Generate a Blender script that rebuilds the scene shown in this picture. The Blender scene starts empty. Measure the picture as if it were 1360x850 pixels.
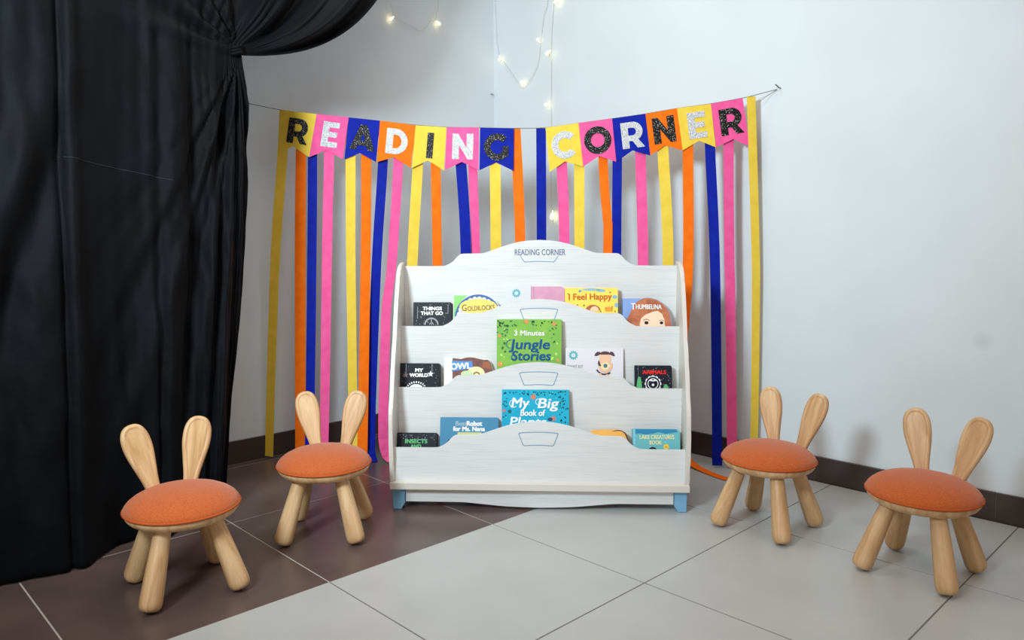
import bpy, bmesh, math, random
from mathutils import Vector, Matrix, noise
from mathutils.geometry import tessellate_polygon

random.seed(4)
scene = bpy.context.scene
COL = scene.collection
PI = math.pi

# ------------------------------------------------------------------ camera
# corner of the room = world origin, left wall = plane X 0, right wall = plane Y 0
cam_d = bpy.data.cameras.new('camera')
cam_d.sensor_width = 36.0
cam_d.lens = 26.71
cam_d.clip_start = 0.05
cam = bpy.data.objects.new('camera', cam_d)
COL.objects.link(cam)
_g, _p, _r = 0.80054, 0.10301, -0.00411
_f = Vector((-math.sin(_g) * math.cos(_p), math.cos(_g) * math.cos(_p), -math.sin(_p)))
_rt = Vector((math.cos(_g), math.sin(_g), 0))
_up = _rt.cross(_f)
_r2 = _rt * math.cos(_r) + _up * math.sin(_r)
_u2 = -_rt * math.sin(_r) + _up * math.cos(_r)
cm = Matrix((_r2, _u2, -_f)).transposed().to_4x4()
cm.translation = Vector((3.015, -2.80, 0.9127))
cam.matrix_world = cm
scene.camera = cam

# ------------------------------------------------------------------ light
world = bpy.data.worlds.new('world')
scene.world = world
world.use_nodes = True
bgn = world.node_tree.nodes['Background']
bgn.inputs[0].default_value = (1.0, 0.80, 0.68, 1)
bgn.inputs[1].default_value = 0.43

def area(name, loc, target, size, power, color):
    d = bpy.data.lights.new(name, 'AREA')
    d.shape = 'DISK'
    d.size = size
    d.energy = power
    d.color = color
    o = bpy.data.objects.new(name, d)
    COL.objects.link(o)
    o.location = loc
    o.rotation_euler = (Vector(target) - Vector(loc)).to_track_quat('-Z', 'Y').to_euler()
    return o

def spot(name, loc, target, radius, power, color, angle):
    d = bpy.data.lights.new(name, 'SPOT')
    d.energy = power
    d.color = color
    d.shadow_soft_size = radius
    d.spot_size = math.radians(angle)
    d.spot_blend = 1.0
    o = bpy.data.objects.new(name, d)
    COL.objects.link(o)
    o.location = loc
    o.rotation_euler = (Vector(target) - Vector(loc)).to_track_quat('-Z', 'Y').to_euler()
    return o

# photographer's lamp left of the camera, beamed into the corner; two dim overhead fills added to lift floor and upper walls
spot('studio_lamp', (2.0, -3.4, 1.75), (0.1, -0.3, 1.6), 0.24, 322, (0.80, 0.945, 1.0), 118)
area('overhead_fill', (2.3, -2.4, 2.7), (2.3, -2.4, 0.0), 1.0, 18, (1.0, 0.93, 0.86))
area('overhead_fill', (1.1, -1.2, 2.7), (1.1, -1.2, 0.0), 0.8, 12, (1.0, 0.98, 0.84))

vs = scene.view_settings
vs.view_transform = 'Standard'
vs.look = 'None'
vs.exposure = 0.08
vs.gamma = 1.0
vs.use_curve_mapping = False

# ------------------------------------------------------------------ helpers
def lin(c):
    c = c / 255.0
    return c / 12.92 if c <= 0.04045 else ((c + 0.055) / 1.055) ** 2.4

def rgb(*c):
    return (lin(c[0]), lin(c[1]), lin(c[2]), 1.0)

MATS = {}

def mat(name, col, rough=0.5, col2=None, nscale=8.0, stretch=(1, 1, 1), bump=0.0, bscale=60.0,
        metallic=0.0, sheen=0.0, spec=0.5, emit=0.0, detail=4.0, lo=0.35, hi=0.65, transl=0.0):
    """Plain or two-tone noise material with optional fine relief."""
    if name in MATS:
        return MATS[name]
    if name.startswith('ink_'):
        spec = 0.18
    m = bpy.data.materials.new(name)
    m.use_nodes = True
    nt = m.node_tree
    b = nt.nodes['Principled BSDF']
    b.inputs['Base Color'].default_value = col
    b.inputs['Roughness'].default_value = rough
    b.inputs['Metallic'].default_value = metallic
    b.inputs['Specular IOR Level'].default_value = spec
    if sheen:
        b.inputs['Sheen Weight'].default_value = sheen
    if emit:
        b.inputs['Emission Color'].default_value = col
        b.inputs['Emission Strength'].default_value = emit
    tc = nt.nodes.new('ShaderNodeTexCoord')
    mp = nt.nodes.new('ShaderNodeMapping')
    mp.inputs['Scale'].default_value = stretch
    nt.links.new(tc.outputs['Object'], mp.inputs['Vector'])
    if col2 is not None:
        n = nt.nodes.new('ShaderNodeTexNoise')
        n.inputs['Scale'].default_value = nscale
        n.inputs['Detail'].default_value = detail
        nt.links.new(mp.outputs[0], n.inputs['Vector'])
        r = nt.nodes.new('ShaderNodeValToRGB')
        r.color_ramp.elements[0].position = lo
        r.color_ramp.elements[1].position = hi
        r.color_ramp.elements[0].color = col
        r.color_ramp.elements[1].color = col2
        nt.links.new(n.outputs['Fac'], r.inputs[0])
        nt.links.new(r.outputs[0], b.inputs['Base Color'])
    if bump:
        n2 = nt.nodes.new('ShaderNodeTexNoise')
        n2.inputs['Scale'].default_value = bscale
        n2.inputs['Detail'].default_value = 3.0
        nt.links.new(mp.outputs[0], n2.inputs['Vector'])
        bp = nt.nodes.new('ShaderNodeBump')
        bp.inputs['Strength'].default_value = bump
        bp.inputs['Distance'].default_value = 0.004
        nt.links.new(n2.outputs['Fac'], bp.inputs['Height'])
        nt.links.new(bp.outputs[0], b.inputs['Normal'])
    MATS[name] = m
    return m

def glitter(name, stops, scale, rough, metallic):
    m = bpy.data.materials.new(name)
    m.use_nodes = True
    nt = m.node_tree
    b = nt.nodes['Principled BSDF']
    b.inputs['Roughness'].default_value = rough
    b.inputs['Metallic'].default_value = metallic
    b.inputs['Specular IOR Level'].default_value = 0.2
    tc = nt.nodes.new('ShaderNodeTexCoord')
    v = nt.nodes.new('ShaderNodeTexVoronoi')
    v.inputs['Scale'].default_value = scale
    nt.links.new(tc.outputs['Object'], v.inputs['Vector'])
    sep = nt.nodes.new('ShaderNodeSeparateColor')
    nt.links.new(v.outputs['Color'], sep.inputs[0])
    r = nt.nodes.new('ShaderNodeValToRGB')
    r.color_ramp.interpolation = 'CONSTANT'
    els = r.color_ramp.elements
    els[0].position, els[0].color = stops[0]
    els[1].position, els[1].color = stops[1]
    for p, c in stops[2:]:
        e = els.new(p)
        e.color = c
    nt.links.new(sep.outputs[0], r.inputs[0])
    nt.links.new(r.outputs[0], b.inputs['Base Color'])
    bp = nt.nodes.new('ShaderNodeBump')
    bp.inputs['Strength'].default_value = 0.5
    bp.inputs['Distance'].default_value = 0.002
    nt.links.new(sep.outputs[1], bp.inputs['Height'])
    nt.links.new(bp.outputs[0], b.inputs['Normal'])
    return m

def wood(name, c1, c2, c3, axis=2, scale=14.0, rough=0.45):
    m = bpy.data.materials.new(name)
    m.use_nodes = True
    nt = m.node_tree
    b = nt.nodes['Principled BSDF']
    b.inputs['Roughness'].default_value = rough
    tc = nt.nodes.new('ShaderNodeTexCoord')
    mp = nt.nodes.new('ShaderNodeMapping')
    s = [1.0, 1.0, 1.0]
    s[axis] = 0.12
    mp.inputs['Scale'].default_value = s
    nt.links.new(tc.outputs['Object'], mp.inputs['Vector'])
    oi = nt.nodes.new('ShaderNodeObjectInfo')
    ad = nt.nodes.new('ShaderNodeVectorMath')
    ad.operation = 'ADD'
    sc = nt.nodes.new('ShaderNodeVectorMath')
    sc.operation = 'SCALE'
    cb = nt.nodes.new('ShaderNodeCombineXYZ')
    for i in range(3):
        nt.links.new(oi.outputs['Random'], cb.inputs[i])
    nt.links.new(cb.outputs[0], sc.inputs[0])
    sc.inputs['Scale'].default_value = 7.0
    nt.links.new(mp.outputs[0], ad.inputs[0])
    nt.links.new(sc.outputs[0], ad.inputs[1])
    n = nt.nodes.new('ShaderNodeTexNoise')
    n.inputs['Scale'].default_value = scale * 2.2
    n.inputs['Detail'].default_value = 5.0
    n.inputs['Distortion'].default_value = 1.2
    nt.links.new(ad.outputs[0], n.inputs['Vector'])
    n2 = nt.nodes.new('ShaderNodeTexNoise')
    n2.inputs['Scale'].default_value = scale * 22
    n2.inputs['Detail'].default_value = 2.0
    nt.links.new(ad.outputs[0], n2.inputs['Vector'])
    r = nt.nodes.new('ShaderNodeValToRGB')
    e = r.color_ramp.elements
    e[0].position, e[0].color = 0.33, c1
    e[1].position, e[1].color = 0.68, c3
    k = e.new(0.5)
    k.color = c2
    nt.links.new(n.outputs['Fac'], r.inputs[0])
    mx = nt.nodes.new('ShaderNodeMixRGB')
    mx.blend_type = 'MULTIPLY'
    mx.inputs[0].default_value = 0.25
    nt.links.new(r.outputs[0], mx.inputs[1])
    nt.links.new(n2.outputs['Fac'], mx.inputs[2])
    nt.links.new(mx.outputs[0], b.inputs['Base Color'])
    return m

def laminate(name, c1, c2, rough=0.42):
    """white laminate with thin horizontal wood grain pressed into it"""
    m = bpy.data.materials.new(name)
    m.use_nodes = True
    nt = m.node_tree
    b = nt.nodes['Principled BSDF']
    b.inputs['Roughness'].default_value = rough
    tc = nt.nodes.new('ShaderNodeTexCoord')
    mp = nt.nodes.new('ShaderNodeMapping')
    mp.inputs['Scale'].default_value = (1.6, 1.6, 46)
    nt.links.new(tc.outputs['Object'], mp.inputs['Vector'])
    n = nt.nodes.new('ShaderNodeTexNoise')
    n.inputs['Scale'].default_value = 4.0
    n.inputs['Detail'].default_value = 6.0
    n.inputs['Distortion'].default_value = 0.6
    nt.links.new(mp.outputs[0], n.inputs['Vector'])
    r = nt.nodes.new('ShaderNodeValToRGB')
    r.color_ramp.elements[0].position = 0.36
    r.color_ramp.elements[0].color = c2
    r.color_ramp.elements[1].position = 0.52
    r.color_ramp.elements[1].color = c1
    nt.links.new(n.outputs['Fac'], r.inputs[0])
    nt.links.new(r.outputs[0], b.inputs['Base Color'])
    bp = nt.nodes.new('ShaderNodeBump')
    bp.inputs['Strength'].default_value = 0.18
    bp.inputs['Distance'].default_value = 0.001
    nt.links.new(n.outputs['Fac'], bp.inputs['Height'])
    nt.links.new(bp.outputs[0], b.inputs['Normal'])
    return m

def link(name, me, parent=None, loc=(0, 0, 0), rot=(0, 0, 0), smooth=False):
    o = bpy.data.objects.new(name, me)
    COL.objects.link(o)
    o.parent = parent
    o.location = loc
    o.rotation_euler = rot
    if smooth:
        for p in me.polygons:
            p.use_smooth = True
    return o

def mesh(name, verts, faces, m, parent=None, smooth=False, **k):
    me = bpy.data.meshes.new(name)
    me.from_pydata([tuple(v) for v in verts], [], faces)
    me.update()
    if m is not None:
        me.materials.append(m)
    return link(name, me, parent, smooth=smooth, **k)

def from_bm(name, bm, m, parent=None, smooth=False, **k):
    bmesh.ops.recalc_face_normals(bm, faces=bm.faces)
    me = bpy.data.meshes.new(name)
    bm.to_mesh(me)
    bm.free()
    me.materials.append(m)
    return link(name, me, parent, smooth=smooth, **k)

def empty(name, loc, rot=(0, 0, 0)):
    o = bpy.data.objects.new(name, None)
    COL.objects.link(o)
    o.location = loc
    o.rotation_euler = rot
    o.empty_display_size = 0.05
    return o

def tag(o, label, cat, group=None):
    o['label'] = label
    o['category'] = cat
    if group:
        o['group'] = group
    return o

def box_bm(x0, x1, y0, y1, z0, z1, bev=0.0, seg=2):
    bm = bmesh.new()
    bmesh.ops.create_cube(bm, size=1.0)
    for v in bm.verts:
        v.co = Vector(((x0 + x1) / 2 + v.co.x * (x1 - x0), (y0 + y1) / 2 + v.co.y * (y1 - y0), (z0 + z1) / 2 + v.co.z * (z1 - z0)))
    if bev:
        bmesh.ops.bevel(bm, geom=list(bm.edges), offset=bev, segments=seg, affect='EDGES', profile=0.6)
    return bm

def prism_bm(polys, y0, y1, plane='xz'):
    """outline (+ holes) in x,z extruded along y from y0 (front) to y1 (back)"""
    bm = bmesh.new()
    flat = [p for poly in polys for p in poly]
    tris = tessellate_polygon([[Vector((p[0], p[1], 0)) for p in poly] for poly in polys])
    def P(p, d):
        if plane == 'xz':
            return (p[0], d, p[1])
        return (d, p[0], p[1])          # 'yz'
    fr = [bm.verts.new(P(p, y0)) for p in flat]
    bk = [bm.verts.new(P(p, y1)) for p in flat] if y1 is not None else None
    for t in tris:
        try:
            bm.faces.new([fr[i] for i in t])
            if bk:
                bm.faces.new([bk[i] for i in reversed(t)])
        except ValueError:
            pass
    if bk:
        k = 0
        for poly in polys:
            n = len(poly)
            for i in range(n):
                a, b = k + i, k + (i + 1) % n
                bm.faces.new((fr[a], fr[b], bk[b], bk[a]))
            k += n
    return bm

def lathe(profile, seg=32, mtx=None):
    """profile = list of (r,z)"""
    bm = bmesh.new()
    rings = []
    for r, z in profile:
        if r < 1e-6:
            rings.append([bm.verts.new((0, 0, z))])
        else:
            rings.append([bm.verts.new((r * math.cos(2 * PI * i / seg), r * math.sin(2 * PI * i / seg), z)) for i in range(seg)])
    for a, b in zip(rings, rings[1:]):
        for i in range(seg):
            j = (i + 1) % seg
            if len(a) == 1 and len(b) == 1:
                continue
            if len(a) == 1:
                bm.faces.new((a[0], b[i], b[j]))
            elif len(b) == 1:
                bm.faces.new((a[i], a[j], b[0]))
            else:
                bm.faces.new((a[i], a[j], b[j], b[i]))
    if mtx:
        bmesh.ops.transform(bm, matrix=mtx, verts=bm.verts)
    return bm

def tube_bm(pts, r, sides=6, bm=None):
    bm = bm or bmesh.new()
    pts = [Vector(p) for p in pts]
    rings = []
    for i, p in enumerate(pts):
        t = (pts[min(i + 1, len(pts) - 1)] - pts[max(i - 1, 0)]).normalized()
        a = t.cross(Vector((0.3, 0.2, 0.93)))
        if a.length < 1e-3:
            a = t.cross(Vector((1, 0, 0)))
        a.normalize()
        b = t.cross(a)
        rings.append([bm.verts.new(p + (a * math.cos(2 * PI * k / sides) + b * math.sin(2 * PI * k / sides)) * r) for k in range(sides)])
    for A, B in zip(rings, rings[1:]):
        for k in range(sides):
            bm.faces.new((A[k], A[(k + 1) % sides], B[(k + 1) % sides], B[k]))
    bm.faces.new(rings[0][::-1])
    bm.faces.new(rings[-1])
    return bm

def spline(pts, n=6):
    """Catmull-Rom through points"""
    P = [Vector(p) for p in pts]
    out = []
    for i in range(len(P) - 1):
        p0, p1, p2, p3 = P[max(i - 1, 0)], P[i], P[i + 1], P[min(i + 2, len(P) - 1)]
        for k in range(n):
            t = k / n
            out.append(0.5 * ((2 * p1) + (p2 - p0) * t + (2 * p0 - 5 * p1 + 4 * p2 - p3) * t * t + (-p0 + 3 * p1 - 3 * p2 + p3) * t ** 3))
    out.append(P[-1])
    return out

def text_mesh(body, size, bold=0.0, shear=0.0, align='CENTER', spacing=1.0, width=None, thick=0.0):
    """lettering in the x,z plane facing -y, baseline at z 0"""
    cu = bpy.data.curves.new('lettering', 'FONT')
    cu.body = body
    cu.size = size
    cu.shear = shear
    cu.align_x = align
    cu.space_character = spacing
    cu.resolution_u = 3
    ob = bpy.data.objects.new('lettering', cu)
    COL.objects.link(ob)
    bpy.context.view_layer.update()
    me = bpy.data.meshes.new_from_object(ob)
    bpy.data.objects.remove(ob)
    bpy.data.curves.remove(cu)
    xs = [v.co.x for v in me.vertices] or [0, 1]
    k = 1.0
    if width:
        k = width / max(1e-6, max(xs) - min(xs))
    for v in me.vertices:
        v.co = Vector((v.co.x * k, 0, v.co.y))
    me.materials.clear()
    if bold:
        V0 = [v.co.copy() for v in me.vertices]
        F0 = [tuple(p.vertices) for p in me.polygons]
        V, F = [], []
        for q, (dx, dz) in enumerate(((0, 0), (-bold, -bold * 0.6), (bold, -bold * 0.6), (-bold, bold * 0.6), (bold, bold * 0.6))):
            k = len(V)
            V += [(v.x + dx, -0.00004 * q, v.z + dz) for v in V0]
            F += [tuple(k + i for i in f) for f in F0]
        me2 = bpy.data.meshes.new('lettering')
        me2.from_pydata(V, [], F)
        me2.update()
        bpy.data.meshes.remove(me)
        me = me2
    return me

# ------------------------------------------------------------------ materials
M_wall = mat('wall_paint', rgb(215, 225, 232), 0.55, rgb(210, 220, 227), 3.0, bump=0.05, bscale=120)
M_dark = mat('dark_tile', rgb(96, 80, 77), 0.30, rgb(84, 71, 69), 5.0, detail=8, bump=0.02, bscale=200)
M_light = mat('light_tile', rgb(184, 188, 189), 0.36, rgb(178, 182, 183), 4.0, detail=8, bump=0.02, bscale=200)
M_grout = mat('grout', rgb(118, 115, 113), 0.9)
M_skirt = mat('skirting_tile', rgb(66, 55, 53), 0.35, rgb(56, 47, 46), 6.0)
M_lam = laminate('white_laminate', rgb(219, 221, 222), rgb(210, 213, 215))
M_edge = mat('laminate_edge', rgb(214, 211, 205), 0.45)
M_blue_leg = mat('blue_lacquer', rgb(122, 178, 214), 0.4)
M_line = mat('blue_print', rgb(120, 160, 190), 0.5)
M_navy_text = mat('slate_print', rgb(88, 104, 140), 0.5)
M_wood = wood('rubberwood', rgb(196, 152, 104), rgb(216, 176, 128), rgb(230, 196, 150))
M_cushion = mat('orange_fabric', rgb(196, 100, 47), 0.85, rgb(180, 86, 38), 260, bump=0.35, bscale=420, sheen=0.25, spec=0.2)
M_piping = mat('orange_piping', rgb(182, 86, 40), 0.85, spec=0.2)
M_curtain = mat('black_cloth', rgb(4, 6, 10), 0.7, rgb(7, 10, 16), 5.0, bump=0.45, bscale=34, sheen=0.012, spec=0.11)
M_string = mat('grey_cord', rgb(120, 118, 112), 0.7)
M_metal = mat('steel', rgb(120, 120, 118), 0.35, metallic=0.9)
M_wire = mat('clear_wire', rgb(214, 216, 214), 0.3)
M_bulb = mat('warm_bulb', (1.0, 0.80, 0.38, 1), 0.3, emit=6.0)
CLR = {
    'y': mat('yellow_paper', rgb(236, 206, 78), 0.7, rgb(229, 198, 68), 30, bump=0.1, bscale=300, spec=0.15),
    'p': mat('pink_paper', rgb(240, 98, 160), 0.7, rgb(234, 86, 150), 30, bump=0.1, bscale=300, spec=0.15),
    'b': mat('blue_paper', rgb(10, 34, 160), 0.65, rgb(8, 28, 148), 30, bump=0.1, bscale=300, spec=0.12),
    'o': mat('orange_paper', rgb(247, 118, 14), 0.7, rgb(240, 108, 8), 30, bump=0.1, bscale=300, spec=0.15),
}
M_gblack = glitter('black_glitter', [(0.0, (0.004, 0.004, 0.005, 1)), (0.74, (0.02, 0.02, 0.02, 1)), (0.88, (0.12, 0.115, 0.11, 1)), (0.95, (0.50, 0.48, 0.46, 1))], 500, 0.5, 0.0)
M_gsilver = glitter('silver_glitter', [(0.0, (0.30, 0.31, 0.34, 1)), (0.2, (0.50, 0.52, 0.55, 1)), (0.5, (0.66, 0.68, 0.71, 1)), (0.85, (0.88, 0.89, 0.91, 1))], 520, 0.45, 0.05)

# ------------------------------------------------------------------ room shell
def structure(o):
    o['kind'] = 'structure'
    return o

WALL_H = 2.75
structure(from_bm('wall_left', box_bm(-0.12, 0.0, -4.6, 0.12, -0.05, WALL_H), M_wall))
def smudge_paint():
    m = M_wall.copy()
    m.name = 'wall_paint_smudged'
    nt = m.node_tree
    b_ = nt.nodes['Principled BSDF']
    src = b_.inputs['Base Color'].links[0].from_socket
    tc = nt.nodes.new('ShaderNodeTexCoord')
    ds = nt.nodes.new('ShaderNodeVectorMath')
    ds.operation = 'DISTANCE'
    ds.inputs[1].default_value = (2.323, 0.0, 0.585)
    nt.links.new(tc.outputs['Object'], ds.inputs[0])
    mr = nt.nodes.new('ShaderNodeMapRange')
    mr.inputs['From Min'].default_value = 0.008
    mr.inputs['From Max'].default_value = 0.036
    mr.inputs['To Min'].default_value = 0.16
    mr.inputs['To Max'].default_value = 0.0
    nt.links.new(ds.outputs['Value'], mr.inputs['Value'])
    mx = nt.nodes.new('ShaderNodeMixRGB')
    mx.inputs[2].default_value = rgb(120, 122, 130)
    nt.links.new(mr.outputs[0], mx.inputs[0])
    nt.links.new(src, mx.inputs[1])
    nt.links.new(mx.outputs[0], b_.inputs['Base Color'])
    return m
structure(from_bm('wall_right', box_bm(0.0, 4.6, 0.0, 0.12, -0.05, WALL_H), smudge_paint()))

floor = structure(from_bm('floor', box_bm(-0.1, 4.6, -4.6, 0.1, -0.06, -0.0016), M_grout))
from_bm('pale_grout_bed', box_bm(0.0, 1.2575, -4.6, 0.0, -0.03, -0.0012), mat('pale_grout', rgb(176, 170, 166), 0.9), floor)
xs = [0.012, 0.057, 0.645, 1.257, 1.857, 2.457, 3.057, 3.657, 4.257, 4.6]
ys = [-0.012, -0.585, -1.185, -1.785, -2.385, -2.985, -3.585, -4.185, -4.6]
J = 0.0021
for i in range(len(xs) - 1):
    for j in range(len(ys) - 1):
        dark = xs[i + 1] < 1.3
        from_bm('tile', box_bm(xs[i] + J, xs[i + 1] - J, ys[j + 1] + J, ys[j] - J, -0.012, random.uniform(-0.0003, 0.0), 0.0006, 1),
                M_dark if dark else M_light, floor)

def skirting(name, ranges, axis):
    e = None
    for k, (a, b) in enumerate(ranges):
        if axis == 'left':
            bm = box_bm(0.0, 0.011, a + 0.001, b - 0.001, 0.0, 0.096, 0.0012, 1)
        else:
            bm = box_bm(a + 0.001, b - 0.001, -0.011, 0.0, 0.0, 0.096, 0.0012, 1)
        if e is None:
            e = structure(from_bm(name, box_bm(0, 0.008, -4.6, -0.0, 0, 0.0945) if axis == 'left' else box_bm(0.0, 4.6, -0.008, 0, 0, 0.0945), M_grout))
        from_bm('skirting_tile', bm, M_skirt, e)

skirting('baseboard_left', [(-0.585 - 0.6 * (k + 1), -0.585 - 0.6 * k) for k in range(6)] + [(-0.585, -0.011)], 'left')
skirting('baseboard_right', [(0.0, 0.59)] + [(0.59 + 0.6 * k, 0.59 + 0.6 * (k + 1)) for k in range(6)], 'right')

# ------------------------------------------------------------------ bookshelf
SO = Vector((1.277, -0.992, 0.0))
SYAW = math.radians(43.1)
shelf = empty('bookshelf', SO, (0, 0, SYAW))
tag(shelf, 'white tiered display bookshelf with wavy panel tops and blue feet, holding picture books', 'bookshelf')
SM = Matrix.Translation(SO) @ Matrix.Rotation(SYAW, 4, 'Z')
HW = 0.505
TH = 0.014

def side_profile():
    f = [(-0.012, 0.100), (-0.022, 0.16), (-0.024, 0.25), (-0.020, 0.335), (0.008, 0.405), (0.042, 0.505), (0.074, 0.58), (0.100, 0.655),
         (0.120, 0.71), (0.140, 0.755), (0.158, 0.795), (0.185, 0.823), (0.222, 0.836), (0.252, 0.838)]
    pts = [(p.x, p.y) for p in spline([(a, b, 0) for a, b in f], 4)]
    return pts + [(0.270, 0.838), (0.270, 0.100)]

for sx in (-1, 1):
    bm = prism_bm([side_profile()], sx * (HW - TH) if sx < 0 else HW - TH, -HW if sx < 0 else HW, plane='yz')
    bmesh.ops.bevel(bm, geom=[e for e in bm.edges if abs(e.verts[0].co.x - e.verts[1].co.x) < 1e-6 and e.is_manifold and
                              abs(e.link_faces[0].normal.dot(e.link_faces[1].normal)) < 0.3], offset=0.002, segments=2, affect='EDGES')
    sp = from_bm('side_panel', bm, M_edge, shelf)
    sp['label'] = 'white side panel with curved front edge'

PROF = [(0.492, 0.0), (0.36, 0.0), (0.335, 0.004), (0.312, 0.017), (0.296, 0.034), (0.283, 0.043), (0.265, 0.0445), (0.225, 0.045), (0.20, 0.047),
        (0.16, 0.060), (0.11, 0.077), (0.055, 0.089), (0.0, 0.093)]
def panel_outline(zb, zf, arch=1.0, half=0.491):
    top = [(p.x, p.y) for p in spline([(min(x, half), z * arch, 0) for x, z in PROF], 4)]
    right = [(x, zf + z) for x, z in top]
    left = [(-x, zf + z) for x, z in reversed(top[:-1])]
    return [(-half, zb)] + [(half, zb)] + right + left

def ring_line(pts, w, closed=True):
    """thin printed line as polygons (quads in x,z)"""
    V, F = [], []
    n = len(pts)
    for i in range(n if closed else n - 1):
        a, b = Vector(pts[i]), Vector(pts[(i + 1) % n])
        d = (b - a).normalized()
        nn = Vector((-d.y, d.x)) * w / 2
        a2, b2 = a - d * w * 0.3, b + d * w * 0.3
        k = len(V)
        V += [a2 - nn, b2 - nn, b2 + nn, a2 + nn]
        F.append((k, k + 1, k + 2, k + 3))
    return V, F

HANDLE = [(-0.066, -0.006), (-0.064, -0.001), (-0.055, 0.001), (-0.03, 0.004), (0.0, 0.005), (0.03, 0.004), (0.055, 0.001), (0.064, -0.001), (0.066, -0.006),
          (0.052, -0.062), (0.047, -0.067), (0.03, -0.065), (0.0, -0.063), (-0.03, -0.065), (-0.047, -0.067), (-0.052, -0.062)]

PANELS = [('front_panel', 0.000, 0.100, 0.215, 1.0, 0.2705), ('front_panel', 0.085, 0.100, 0.407, 0.97, 0.4615),
          ('front_panel', 0.160, 0.100, 0.614, 1.04, 0.6755), ('back_panel', 0.240, 0.100, 0.825, 1.0, None)]
for name, y, zb, zf, arch, zh in PANELS:
    bm = prism_bm([panel_outline(zb, zf, arch)], y, y + 0.012)
    p = from_bm(name, bm, M_lam, shelf)
    if zh is not None:
        V, F = ring_line([(x, zh + z * (0.66 if z < 0 else 0.6)) for x, z in HANDLE], 0.0028)
        mesh('handle_outline', [(v.x, y - 0.0006, v.y) for v in V], F, M_line, p)['label'] = 'thin blue printed handle outline'
    else:
        V, F = ring_line([(-0.068, 0.860), (-0.056, 0.842), (-0.051, 0.8385), (-0.03, 0.840), (0.0, 0.841), (0.03, 0.840), (0.051, 0.8385), (0.056, 0.842), (0.068, 0.860)], 0.0028, closed=False)
        mesh('handle_outline', [(v.x, y - 0.0006, v.y) for v in V], F, M_line, p)['label'] = 'thin blue printed handle outline'
        me = text_mesh('READING CORNER', 0.0305, bold=0.0002, width=0.182)
        me.materials.append(M_navy_text)
        link('lettering', me, p, (0.002, y - 0.0008, 0.8635))['label'] = 'slate blue words READING CORNER'
# floors of the tiers
from_bm('tier_floor', box_bm(-0.491, 0.491, 0.097, 0.160, 0.288, 0.300), M_lam, shelf)
from_bm('tier_floor', box_bm(-0.491, 0.491, 0.172, 0.240, 0.488, 0.500), M_lam, shelf)
from_bm('base_board', box_bm(-HW, HW, -0.022, 0.270, 0.076, 0.100, 0.002), M_edge, shelf)['label'] = 'pale beige base board'
sk = [(0.456, 0.076), (0.456, 0.025), (0.30, 0.025)]
apr = [(p.x, p.y) for p in spline([(0.456, 0.025, 0), (0.33, 0.025, 0), (0.262, 0.0245, 0), (0.2, 0.0195, 0), (0.11, 0.0115, 0), (0, 0.008, 0)], 5)]
outline = [(0.456, 0.076)] + apr + [(-x, z) for x, z in reversed(apr[:-1])] + [(-0.456, 0.076)]
from_bm('apron', prism_bm([outline], 0.008, 0.020), M_lam, shelf)
for sx in (-1, 1):
    for y0 in (0.0, 0.222):
        o1, o2, i2, i1 = sx * 0.501, sx * 0.499, sx * 0.470, sx * 0.456
        bm = prism_bm([[(o1, 0.076), (o2, 0.0), (i2, 0.0), (sx * 0.458, 0.022), (i1, 0.076)]], y0, y0 + 0.044)
        bmesh.ops.bevel(bm, geom=list(bm.edges), offset=0.0015, segments=1, affect='EDGES')
        from_bm('foot', bm, M_blue_leg, shelf)['label'] = 'light blue tapered foot'

# ------------------------------------------------------------------ books
def solid(name, c, rough=0.45):
    return mat('ink_' + name, rgb(*c), rough)

K_black = mat('ink_midnight', rgb(26, 30, 38), 0.5, rgb(34, 39, 48), 60)
K_white = solid('white', (240, 240, 242))
K_offwhite = solid('offwhite', (232, 233, 238))
K_grey = solid('grey', (150, 152, 158))
K_page = mat('page_edges', rgb(225, 220, 208), 0.8, rgb(205, 199, 186), 90, (1, 30, 1))
K_dpage = mat('dark_page_edges', rgb(70, 62, 52), 0.8)

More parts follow.
